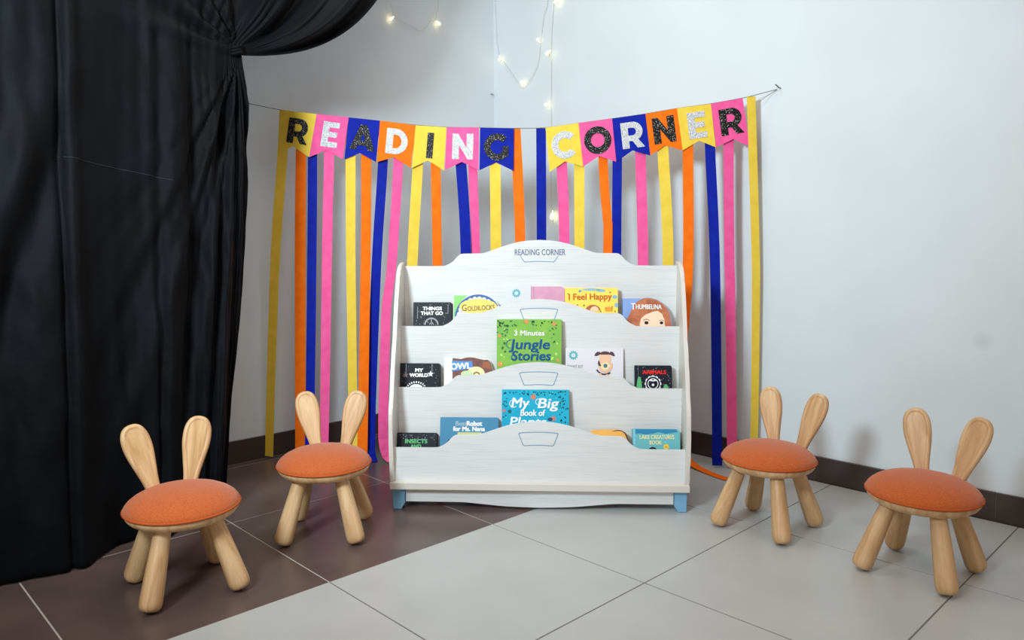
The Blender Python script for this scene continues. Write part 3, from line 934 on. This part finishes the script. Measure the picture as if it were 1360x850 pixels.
def glyph(ch):
    """heavy geometric capitals, height 1, centred on x 0"""
    if ch == 'I':
        return [[(-.13, 0), (.13, 0), (.13, 1), (-.13, 1)]]
    if ch == 'E':
        return [[(-.33, 0), (.35, 0), (.35, .22), (-.06, .22), (-.06, .4), (.29, .4), (.29, .61), (-.06, .61), (-.06, .78), (.34, .78), (.34, 1), (-.33, 1)]]
    if ch == 'N':
        return [[(-.42, 0), (-.15, 0), (-.15, .55), (.2, 0), (.42, 0), (.42, 1), (.15, 1), (.15, .45), (-.2, 1), (-.42, 1)]]
    if ch == 'A':
        return [[(-.52, 0), (-.24, 0), (-.17, .18), (.17, .18), (.24, 0), (.52, 0), (.14, 1), (-.14, 1)], [(-.095, .385), (0, .67), (.095, .385)]]
    if ch == 'D':
        return [[(-.42, 0), (-.02, 0)] + ring(-.04, .5, .5, -PI / 2 + .1, PI / 2 - .1, 18) + [(-.02, 1), (-.42, 1)],
                [(-.14, .23), (-.14, .77)] + ring(-.06, .5, .27, PI / 2 - .05, -PI / 2 + .05, 14)]
    if ch == 'R':
        return [[(-.38, 0), (-.11, 0), (-.11, .27), (.03, .27), (.2, 0), (.48, 0), (.24, .345)] + ring(.08, .635, .365, -1.0, PI / 2, 14) + [(-.38, 1)],
                [(-.11, .49), (-.11, .78)] + ring(.05, .635, .145, PI / 2, -PI / 2, 10)]
    if ch == 'O':
        return [ring(0, .5, .53, 0, 2 * PI * 35 / 36, 36), list(reversed(ring(0, .5, .265, 0, 2 * PI * 27 / 28, 28)))]
    if ch == 'C':
        return [ring(.02, .5, .53, .72, 2 * PI - .72, 30) + list(reversed(ring(.02, .5, .265, .72, 2 * PI - .72, 24)))]
    if ch == 'G':
        return [ring(.0, .5, .53, .75, 2 * PI - .72, 30) + [(.44, .10), (.46, .54), (.22, .54), (.2, .31)] + list(reversed(ring(.0, .5, .265, .75, 2 * PI - .9, 24)))]

FLAGS = [
  ('R', 'y', [(0.145, 1.446), (0.291, 1.427), (0.254, 1.256), (0.189, 1.3), (0.121, 1.277)]),
  ('E', 'p', [(0.291, 1.427), (0.423, 1.411), (0.394, 1.246), (0.329, 1.283), (0.254, 1.256)]),
  ('A', 'b', [(0.423, 1.411), (0.551, 1.396), (0.53, 1.233), (0.465, 1.27), (0.4, 1.246)]),
  ('D', 'o', [(0.551, 1.396), (0.695, 1.375), (0.673, 1.208), (0.604, 1.251), (0.534, 1.233)]),
  ('I', 'y', [(0.695, 1.375), (0.82, 1.365), (0.807, 1.196), (0.743, 1.237), (0.676, 1.207)]),
  ('N', 'p', [(0.82, 1.365), (0.95, 1.362), (0.947, 1.195), (0.88, 1.229), (0.811, 1.197)]),
  ('G', 'b', [(0.954, 1.361), (1.089, 1.356), (1.086, 1.191), (1.017, 1.225), (0.95, 1.195)]),
  ('C', 'y', [(1.213, 1.356), (1.342, 1.372), (1.361, 1.204), (1.29, 1.225), (1.23, 1.185)]),
  ('O', 'p', [(1.342, 1.372), (1.472, 1.387), (1.49, 1.221), (1.423, 1.244), (1.361, 1.204)]),
  ('R', 'b', [(1.472, 1.387), (1.6, 1.402), (1.621, 1.243), (1.553, 1.264), (1.491, 1.221)]),
  ('N', 'o', [(1.6, 1.402), (1.72, 1.421), (1.745, 1.261), (1.677, 1.282), (1.621, 1.243)]),
  ('E', 'y', [(1.72, 1.421), (1.848, 1.435), (1.87, 1.271), (1.807, 1.297), (1.745, 1.261)]),
  ('R', 'p', [(1.848, 1.435), (1.967, 1.454), (1.998, 1.272), (1.935, 1.301), (1.872, 1.271)]),
]
CN = {'y': 'yellow', 'p': 'pink', 'b': 'blue', 'o': 'orange'}
for i, (ch, c, q) in enumerate(FLAGS):
    y = -0.0015 - 0.0012 * (i % 2)
    fl = from_bm('flag', prism_bm([[q[0], q[4], q[3], q[2], q[1]]], y, y + 0.0008), CLR[c], banner)
    black = i in (0, 2, 4, 6, 8, 10, 12)
    fl['label'] = '%s swallowtail paper flag with %s glitter letter %s' % (CN[c], 'black' if black else 'silver', ch)
    A, B = Vector(q[0]), Vector(q[1])
    ux = (B - A).normalized()
    tm = (A + B) / 2
    bmid = (Vector(q[4]) + Vector(q[2])) / 2
    uy = (tm - bmid).normalized()
    ux = (ux + Vector((uy.y, -uy.x))).normalized()
    cen = tm + (bmid - tm) * 0.445
    cen.x += 0.002
    h = 0.100
    polys = []
    for poly in glyph(ch):
        polys.append([tuple(cen + ux * (px * h) + uy * ((pz - 0.5) * h)) for px, pz in poly])
    lt = from_bm('letter', prism_bm(polys, y - 0.0016, y), M_gblack if black else M_gsilver, fl)
    lt['label'] = ('black' if black else 'silver') + ' glitter letter ' + ch

# ------------------------------------------------------------------ paper streamers
def strip(name, centers, wdirs, widths, m, th=0.0007):
    """ribbon through world-space centres; wdirs = unit width directions"""
    C = [Vector(c) for c in centers]
    base = C[-1].copy()
    V, F = [], []
    n = len(C)
    for i in range(n):
        t = (C[min(i + 1, n - 1)] - C[max(i - 1, 0)]).normalized()
        w = Vector(wdirs[i]).normalized()
        nn = t.cross(w).normalized() * th / 2
        hw = w * widths[i] / 2
        for s_, k in ((-1, -1), (1, -1), (1, 1), (-1, 1)):
            V.append(C[i] - base + hw * s_ + nn * k)
    for i in range(n - 1):
        a, b_ = 4 * i, 4 * i + 4
        for k in range(4):
            l = (k + 1) % 4
            F.append((a + k, a + l, b_ + l, b_ + k))
    F.append((3, 2, 1, 0))
    F.append((4 * n - 4, 4 * n - 3, 4 * n - 2, 4 * n - 1))
    o = mesh(name, V, F, m, loc=base)
    return o

RIB = [
  ('y', [(0.144, 1.284), (0.098, 0.826), (0.041, 0.011)], 0.0425, 0.72),
  ('o', [(0.219, 1.283), (0.199, 0.826), (0.169, 0.006)], 0.0435, 0),
  ('b', [(0.264, 1.268), (0.247, 0.826), (0.219, 0.161), (0.212, 0.006)], 0.038, 0.72),
  ('p', [(0.337, 1.281), (0.311, 0.826), (0.274, 0.006)], 0.041, 0),
  ('y', [(0.423, 1.244), (0.412, 0.825), (0.402, 0.084), (0.401, 0.006)], 0.042, 0.68),
  ('o', [(0.487, 1.243), (0.474, 0.825), (0.443, 0.006)], 0.0435, 0),
  ('b', [(0.554, 1.234), (0.516, 0.825), (0.479, 0.23), (0.475, 0.037)], 0.040, 0),
  ('p', [(0.62, 1.233), (0.584, 0.825), (0.556, 0.609), (0.536, 0.167)], 0.041, 0.60),
  ('y', [(0.698, 1.217), (0.67, 0.825), (0.63, 0.006)], 0.042, 0),
  ('o', [(0.773, 1.231), (0.775, 0.825), (0.772, 0.006)], 0.0405, 0),
  ('b', [(0.875, 1.214), (0.891, 0.87), (0.900, 0.006)], 0.0445, 0),
  ('p', [(0.922, 1.214), (0.930, 0.87), (0.944, 0.006)], 0.036, 0),
  ('y', [(1.013, 1.213), (1.014, 0.885), (1.012, 0.006)], 0.0435, 0),
  ('o', [(1.093, 1.349), (1.111, 0.915), (1.118, 0.006)], 0.042, 0),
  ('b', [(1.195, 1.353), (1.197, 0.929), (1.198, 0.006)], 0.0385, 0),
  ('p', [(1.277, 1.218), (1.288, 0.914), (1.299, 0.006)], 0.042, 0),
  ('y', [(1.346, 1.208), (1.348, 0.899), (1.352, 0.006)], 0.040, 0),
  ('o', [(1.439, 1.236), (1.447, 1.10), (1.457, 1.002), (1.46, 0.869), (1.452, 0.006)], 0.036, 0),
  ('b', [(1.494, 1.235), (1.495, 0.869), (1.503, 0.006)], 0.037, 0),
  ('p', [(1.584, 1.248), (1.599, 0.824), (1.610, 0.006)], 0.041, 0),
  ('y', [(1.67, 1.262), (1.697, 0.824), (1.700, 0.006)], 0.0425, 0),
  ('o', [(1.766, 1.26), (1.775, 0.824), (1.756, 0.45), (1.750, 0.12)], 0.0405, 0),
  ('b', [(1.85, 1.267), (1.878, 0.823), (1.904, 0.075), (1.905, 0.045)], 0.0385, 0),
  ('p', [(1.921, 1.272), (1.935, 0.823), (1.963, 0.006)], 0.040, 0.77),
  ('y', [(1.999, 1.463), (2.030, 0.90), (2.037, 0.70), (2.045, 0.149), (2.035, 0.012)], 0.034, 0),
]
RLAB = [
  'leftmost streamer, ochre-shaded yellow, hanging nearest the black curtain',
  'orange streamer second from the left, below the first letter R flag',
  'blue streamer third from the left, between an orange and a pink one',
  'leftmost pink streamer, hanging below the letter E of READING',
  'yellow streamer fifth from the left, below the letter A flag',
  'orange streamer sixth from the left, below the letter A flag',
  'blue streamer with a crumpled foot on the dark floor, below letter D',
  'pink streamer passing just left of the bookshelf, below letter D',
  'yellow streamer falling behind the left end of the bookshelf, below letter I',
  'orange streamer falling behind the bookshelf, below right side of letter I flag',
  'blue streamer below the letter N of READING, touching a pink one',
  'pink streamer below the letter N of READING, touching a blue one',
  'yellow streamer hanging alone below the letter G flag',
  'orange streamer in the gap just right of the letter G flag',
  'blue streamer in the gap just left of the letter C flag',
  'pink streamer below the letter C flag, beside a glowing bulb',
  'yellow streamer below the right side of the letter C flag',
  'kinked orange streamer below the letter O flag, beside a blue one',
  'blue streamer touching a kinked orange one, below flags O and R',
  'pink streamer below the silver letter R of CORNER',
  'yellow streamer below the letter N of CORNER, ending behind the shelf',
  'orange streamer by the right side of the bookshelf with its end curled on the floor',
  'blue streamer right of the bookshelf, below the letter E of CORNER',
  'rightmost pink streamer, below the last letter R flag',
  'rightmost streamer, narrow yellow, hanging from the cord next to the wall hook',
]
def to_w(s, y, z):
    return GM @ Vector((s, y, z))
GX = GM.to_3x3() @ Vector((1, 0, 0))
GY = GM.to_3x3() @ Vector((0, 1, 0))
for i, (c, pts, w, seam) in enumerate(RIB):
    pts = list(pts)
    top = pts[0]
    zc = cord_z(min(2.09, max(0.0, top[0])))
    if top[1] < zc - 0.02:
        pts = [(top[0] + (pts[0][0] - pts[1][0]) * 0.25, zc - 0.001)] + pts
    else:
        pts[0] = (top[0], zc - 0.001)
    sp = spline([(a, 0, z) for a, z in pts], 8)
    ph = random.uniform(0, 6)
    ctr, wd, wi = [], [], []
    for q, p in enumerate(sp):
        t = q / (len(sp) - 1)
        y = 0.004 + 0.002 * (i % 3) + 0.010 * t * math.sin(ph + 5.0 * t)
        tw = 0.30 * t * math.sin(ph * 1.7 + 3.1 * t)
        ww = w
        if seam and p.z < seam:
            y -= 0.0015
            p.x += 0.0012
        if i == 6:
            y += 0.018 * min(1.0, t * 3)
        if i == 24:
            tw = 0.15 + 0.25 * t
            y = 0.002 - 0.012 * t
        if i == 0:
            y = min(y, 0.003) - 0.012 * t
        ctr.append(to_w(p.x, y, p.z))
        wd.append(GX * math.cos(tw) + GY * math.sin(tw))
        wi.append(ww)
    if i == 6:      # crumpled foot lying on the floor
        for (s_, y_, z_), ww, tw in [((0.480, 0.012, 0.012), 0.038, 0.2), ((0.490, -0.004, 0.004), 0.038, 0.25), ((0.496, -0.030, 0.0022), 0.040, 0.25)]:
            ctr.append(to_w(s_, y_, z_)); wd.append(GX * math.cos(tw) + GY * math.sin(tw)); wi.append(ww)
    if i == 7:      # foot bends towards the shelf
        for (s_, y_, z_), tw in [((0.534, 0.004, 0.09), 0.15), ((0.541, 0.0, 0.045), 0.25), ((0.553, -0.006, 0.018), 0.4), ((0.572, -0.018, 0.005), 0.7), ((0.600, -0.035, 0.003), 0.9)]:
            ctr.append(to_w(s_, y_, z_)); wd.append(GX * math.cos(tw) + GY * math.sin(tw)); wi.append(0.041)
    if i == 21:     # long end curled over the floor to the right
        W = [((1.320, -0.185, 0.045), (0.3, 0.9, 0.3)), ((1.352, -0.182, 0.018), (0.3, 0.95, 0.1)), ((1.400, -0.196, 0.006), (0.25, 0.97, 0)), ((1.460, -0.214, 0.003), (0.2, 0.98, 0)), ((1.510, -0.228, 0.003), (0.15, 0.99, 0)), ((1.556, -0.238, 0.003), (0.1, 1, 0))]
        for p_, d_ in W:
            ctr.append(Vector(p_)); wd.append(Vector(d_)); wi.append(0.036)
    st = strip('paper_streamer', ctr, wd, wi, CLR[c])
    tag(st, RLAB[i], 'streamer', 'coloured paper streamers under the bunting')

# ------------------------------------------------------------------ black curtain, tied back
def smooth01(t):
    t = max(0.0, min(1.0, t))
    return t * t * (3 - 2 * t)

ZT, ZTOP = 1.530, 2.55
NC, NU, NL = 300, 56, 90
def curtain_point(s, j):
    """s 0..1 across the cloth, j<0 above the tie (0..-1), j>0 below (0..1)"""
    Yt = -2.95 + 2.32 * s
    u = max(0.0, min(1.0, (Yt + 2.12) / 1.49))
    squeeze = 1 - (1 - u) ** 3.2
    Ym = (Yt if u == 0 else -2.12 + 0.49 * squeeze)
    Yb = (Yt if u == 0 else -2.12 + 0.36 * squeeze)
    wr = 0.012 * noise.noise(Vector((s * 30, j * 3.0, 0.3)))
    if j <= 0:
        t = -j
        zt = ZT + (1 - u) * 0.03
        c1 = (Ym + (Yt - Ym) * (0.5 if u > 0 else 0.5), zt + (1 - u) * 0.5 * (ZTOP - zt))
        Y = (1 - t) ** 2 * Ym + 2 * t * (1 - t) * c1[0] + t * t * Yt
        Z = (1 - t) ** 2 * zt + 2 * t * (1 - t) * c1[1] + t * t * ZTOP
        tie = math.exp(-(t / 0.10) ** 2) * smooth01((u - 0.25) / 0.3)
    else:
        t = j
        zt = ZT + (1 - u) * 0.03
        Z = zt * (1 - t) + 0.004 * t
        Y = Ym + (Yb - Ym) * t ** 1.5
        tie = math.exp(-(t / 0.07) ** 2) * smooth01((u - 0.25) / 0.3)
        edge = (math.sin(PI * min(1, t * 1.3)) * 0.012 + 0.020 * smooth01(t / 0.09) * (1 - 0.6 * t)) * u
        Y += edge
    base = 0.52 + 0.235 * max(0.0, -1.66 - Y)
    # folds
    fu = smooth01((u - 0.12) / 0.5)
    drift = 0.35 * t
    if j > 0:
        amp = fu * (0.022 * smooth01(t / 0.2) + 0.006) + (1 - fu) * 0.010 * (0.6 + 0.6 * t)
        f = amp * (math.sin(46 * squeeze * 0.62 + 2.2 * t + 0.7 * math.sin(9 * s)) + 0.35 * math.sin(97 * squeeze * 0.6 + 3.0 * t)) if fu > 0 else 0
        f += (1 - fu) * (0.012 + 0.018 * t) * math.sin(2 * PI * (Yt + 2.95) / 0.36 + 1.2 + 0.9 * t)
    else:
        f = fu * 0.045 * smooth01(t / 0.35) * (math.sin(23 * u + 1.0) + 0.4 * math.sin(51 * u)) + fu * 0.10 * math.sin(PI * min(1, t * 1.6)) * u
        f += (1 - fu) * 0.010 * math.sin(2 * PI * (Yt + 2.95) / 0.36 + 1.2)
    # vertical seam crease and the diagonal pull fold left of it
    zz = max(0.0, Z)
    ys_ = -2.205 - 0.035 * (1.5 - zz)
    d = Yt - ys_
    if -0.5 < d < 0.25:
        f += -0.020 * math.exp(-(d / 0.010) ** 2) + 0.018 * math.exp(-((d - 0.030) / 0.022) ** 2)
    yd = -2.20 - 0.33 * max(0.0, (1.34 - zz))
    d2 = Yt - yd
    if zz < 1.4:
        k = smooth01((1.4 - zz) / 0.35) * smooth01((zz - 0.1) / 0.4)
        f += k * (0.042 * math.exp(-((d2 + 0.045) / 0.045) ** 2) - 0.03 * math.exp(-((d2 - 0.02) / 0.05) ** 2))
    # fine wrinkles
    f += 0.0045 * math.sin(2 * PI * Yt / 0.115 + 2.0 * math.sin(Z * 2.1) + 0.6) * (0.5 + noise.noise(Vector((Yt * 4, Z * 1.3, 8.0)))) * (1 - fu)
    f += 0.0030 * math.sin(2 * PI * Yt / 0.061 + 3.0 * math.sin(Z * 1.4 + 1)) * (0.5 + noise.noise(Vector((Yt * 5, Z * 1.7, 3.0))))
    f += 0.0085 * noise.noise(Vector((Yt * 9, Z * 3.2, 1.7))) + 0.006 * noise.noise(Vector((Yt * 24 + Z * 5, Z * 9, 4.1)))
    dy_, dz_ = Y + 1.65, Z - 1.545
    rho = math.hypot(dy_, dz_)
    th = math.atan2(dy_, -dz_)
    if dz_ < 0.0:
        kk = smooth01(rho / 0.12) * (0.35 + 0.65 * math.exp(-rho / 0.75)) * math.exp(-((th + 0.16) / 0.36) ** 2)
        f += kk * (0.020 * math.sin(34 * th + 0.6) + 0.008 * math.sin(79 * th + 2.0 + 1.5 * rho))
    elif th < 0 and u < 0.9:
        kk = smooth01(rho / 0.06) * math.exp(-rho / 0.30)
        f += kk * 0.020 * math.sin(15 * th + 0.4) * smooth01(u / 0.15)
    f *= (1 - 0.8 * tie)
    X = base + f + 0.012 * tie
    if tie > 0:
        Y = Y + (-1.652 - Y) * 0.35 * tie
    Z = max(Z, 0.004)
    return (X, Y + wr * 0.3, Z)

rows = [-(1 - k / NU) for k in range(NU)] + [(k / NL) for k in range(NL + 1)]
V, F = [], []
for r in rows:
    for c in range(NC + 1):
        V.append(curtain_point(c / NC, r))
for a in range(len(rows) - 1):
    for c in range(NC):
        q = a * (NC + 1) + c
        F.append((q, q + 1, q + NC + 2, q + NC + 1))
base = Vector((0.62, -2.1, 0))
curt = empty('black_curtain', base)
tag(curt, 'floor-length black cloth curtain gathered and tied back against the left wall', 'curtain')
cl = mesh('cloth', [Vector(v) - base for v in V], F, M_curtain, curt, smooth=True)
sd = cl.modifiers.new('thickness', 'SOLIDIFY')
sd.thickness = 0.003
sd.offset = 0
# stitched seam line across the cloth and the knot of the tie
seam = []
for k in range(60):
    t = k / 59
    yy = -2.225 + 0.36 * t
    zz = 1.152 - 0.042 * t
    s = (yy + 2.95) / 2.32
    j = 1 - (zz - 0.004) / (ZT + 0.03)
    p = Vector(curtain_point(s, j))
    seam.append(p + Vector((0.0026, 0, 0)) - base)
from_bm('stitched_seam', tube_bm(seam, 0.0007, 5), mat('grey_thread', rgb(38, 42, 46), 0.8), curt)
bm = bmesh.new()
for r_, zz in ((0.022, 1.531), (0.021, 1.541), (0.022, 1.550)):
    tube_bm([(0.532 - base.x + r_ * 1.0 * math.cos(a), -1.655 - base.y + r_ * 0.85 * math.sin(a), zz + 0.006 * math.sin(a)) for a in [2 * PI * i / 24 for i in range(25)]], 0.006, 8, bm)
from_bm('tie_cord', bm, M_curtain, curt, smooth=True)

# ------------------------------------------------------------------ fairy lights
def bulb_bm(p, d, size):
    q = Vector((0, 0, 1)).rotation_difference(Vector(d).normalized())
    m4 = Matrix.Translation(p) @ q.to_matrix().to_4x4()
    s = size
    return lathe([(0, 0), (0.0009, 0.0), (0.0011, 0.004 * s), (0.0022 * s, 0.007 * s), (0.0033 * s, 0.011 * s), (0.0034 * s, 0.014 * s), (0.0024 * s, 0.0165 * s), (0, 0.0175 * s)], 12, m4)

def fairy(name, label, wire, bulbs, r=0.0013):
    base = Vector(wire[-1])
    e = empty(name, base)
    tag(e, label, 'fairy lights')
    from_bm('wire', tube_bm([p - base for p in spline(wire, 5)], r, 6), M_wire, e, smooth=True)
    for p, d, s in bulbs:
        from_bm('bulb', bulb_bm(Vector(p) - base, d, s), M_bulb, e, smooth=True)
    return e

X = 0.014
fairy('fairy_light_string', 'loop of fairy lights with two bulbs on the grey left wall beside the curtain',
      [(X, -0.70, 2.45), (X, -0.675, 2.10), (X, -0.663, 2.025), (X, -0.644, 1.954), (X, -0.60, 1.942), (X, -0.571, 1.934), (X, -0.532, 1.928), (X, -0.492, 1.918), (X, -0.455, 1.942), (X, -0.431, 1.975), (X, -0.399, 1.981), (X, -0.389, 2.029), (X, -0.378, 2.084), (X, -0.37, 2.45)],
      [((X, -0.645, 1.953), (0.2, -1, -0.75), 1.7), ((X, -0.399, 1.981), (0.2, 1, -0.5), 1.7)])
Yw = -0.014
fairy('fairy_light_string', 'dipping loop of fairy lights nearest the room corner',
      [(0.012, Yw, 2.45), (0.030, Yw, 2.05), (0.043, Yw, 1.92), (0.065, Yw, 1.865), (0.121, Yw, 1.801), (0.165, Yw, 1.749), (0.203, Yw, 1.706), (0.241, Yw, 1.686), (0.31, Yw, 1.752), (0.336, Yw, 1.802), (0.351, Yw, 1.89), (0.372, Yw, 2.01), (0.397, Yw, 2.076), (0.43, Yw, 2.45)],
      [((0.063, Yw, 1.872), (0.1, -0.3, -1), 1.6), ((0.224, Yw, 1.692), (0.1, -0.3, 1), 1.6), ((0.350, Yw, 1.885), (-0.3, -0.5, 0.6), 1.4)])
fairy('fairy_light_string', 'straight vertical drop of fairy lights behind the bunting, right of the corner',
      [(0.445, Yw, 2.45), (0.436, Yw, 2.067), (0.424, Yw, 1.93), (0.422, Yw, 1.823), (0.422, Yw, 1.573), (0.423, Yw, 1.356), (0.419, Yw, 1.137), (0.432, Yw, 1.085), (0.437, Yw, 1.06)],
      [((0.440, Yw, 2.055), (1, -0.4, -0.2), 2.0), ((0.421, Yw, 1.835), (-0.2, -0.8, -0.7), 2.0), ((0.419, Yw, 1.572), (-1, -0.5, 0.35), 1.8), ((0.437, Yw, 1.064), (0.05, -0.3, -1), 2.6)])
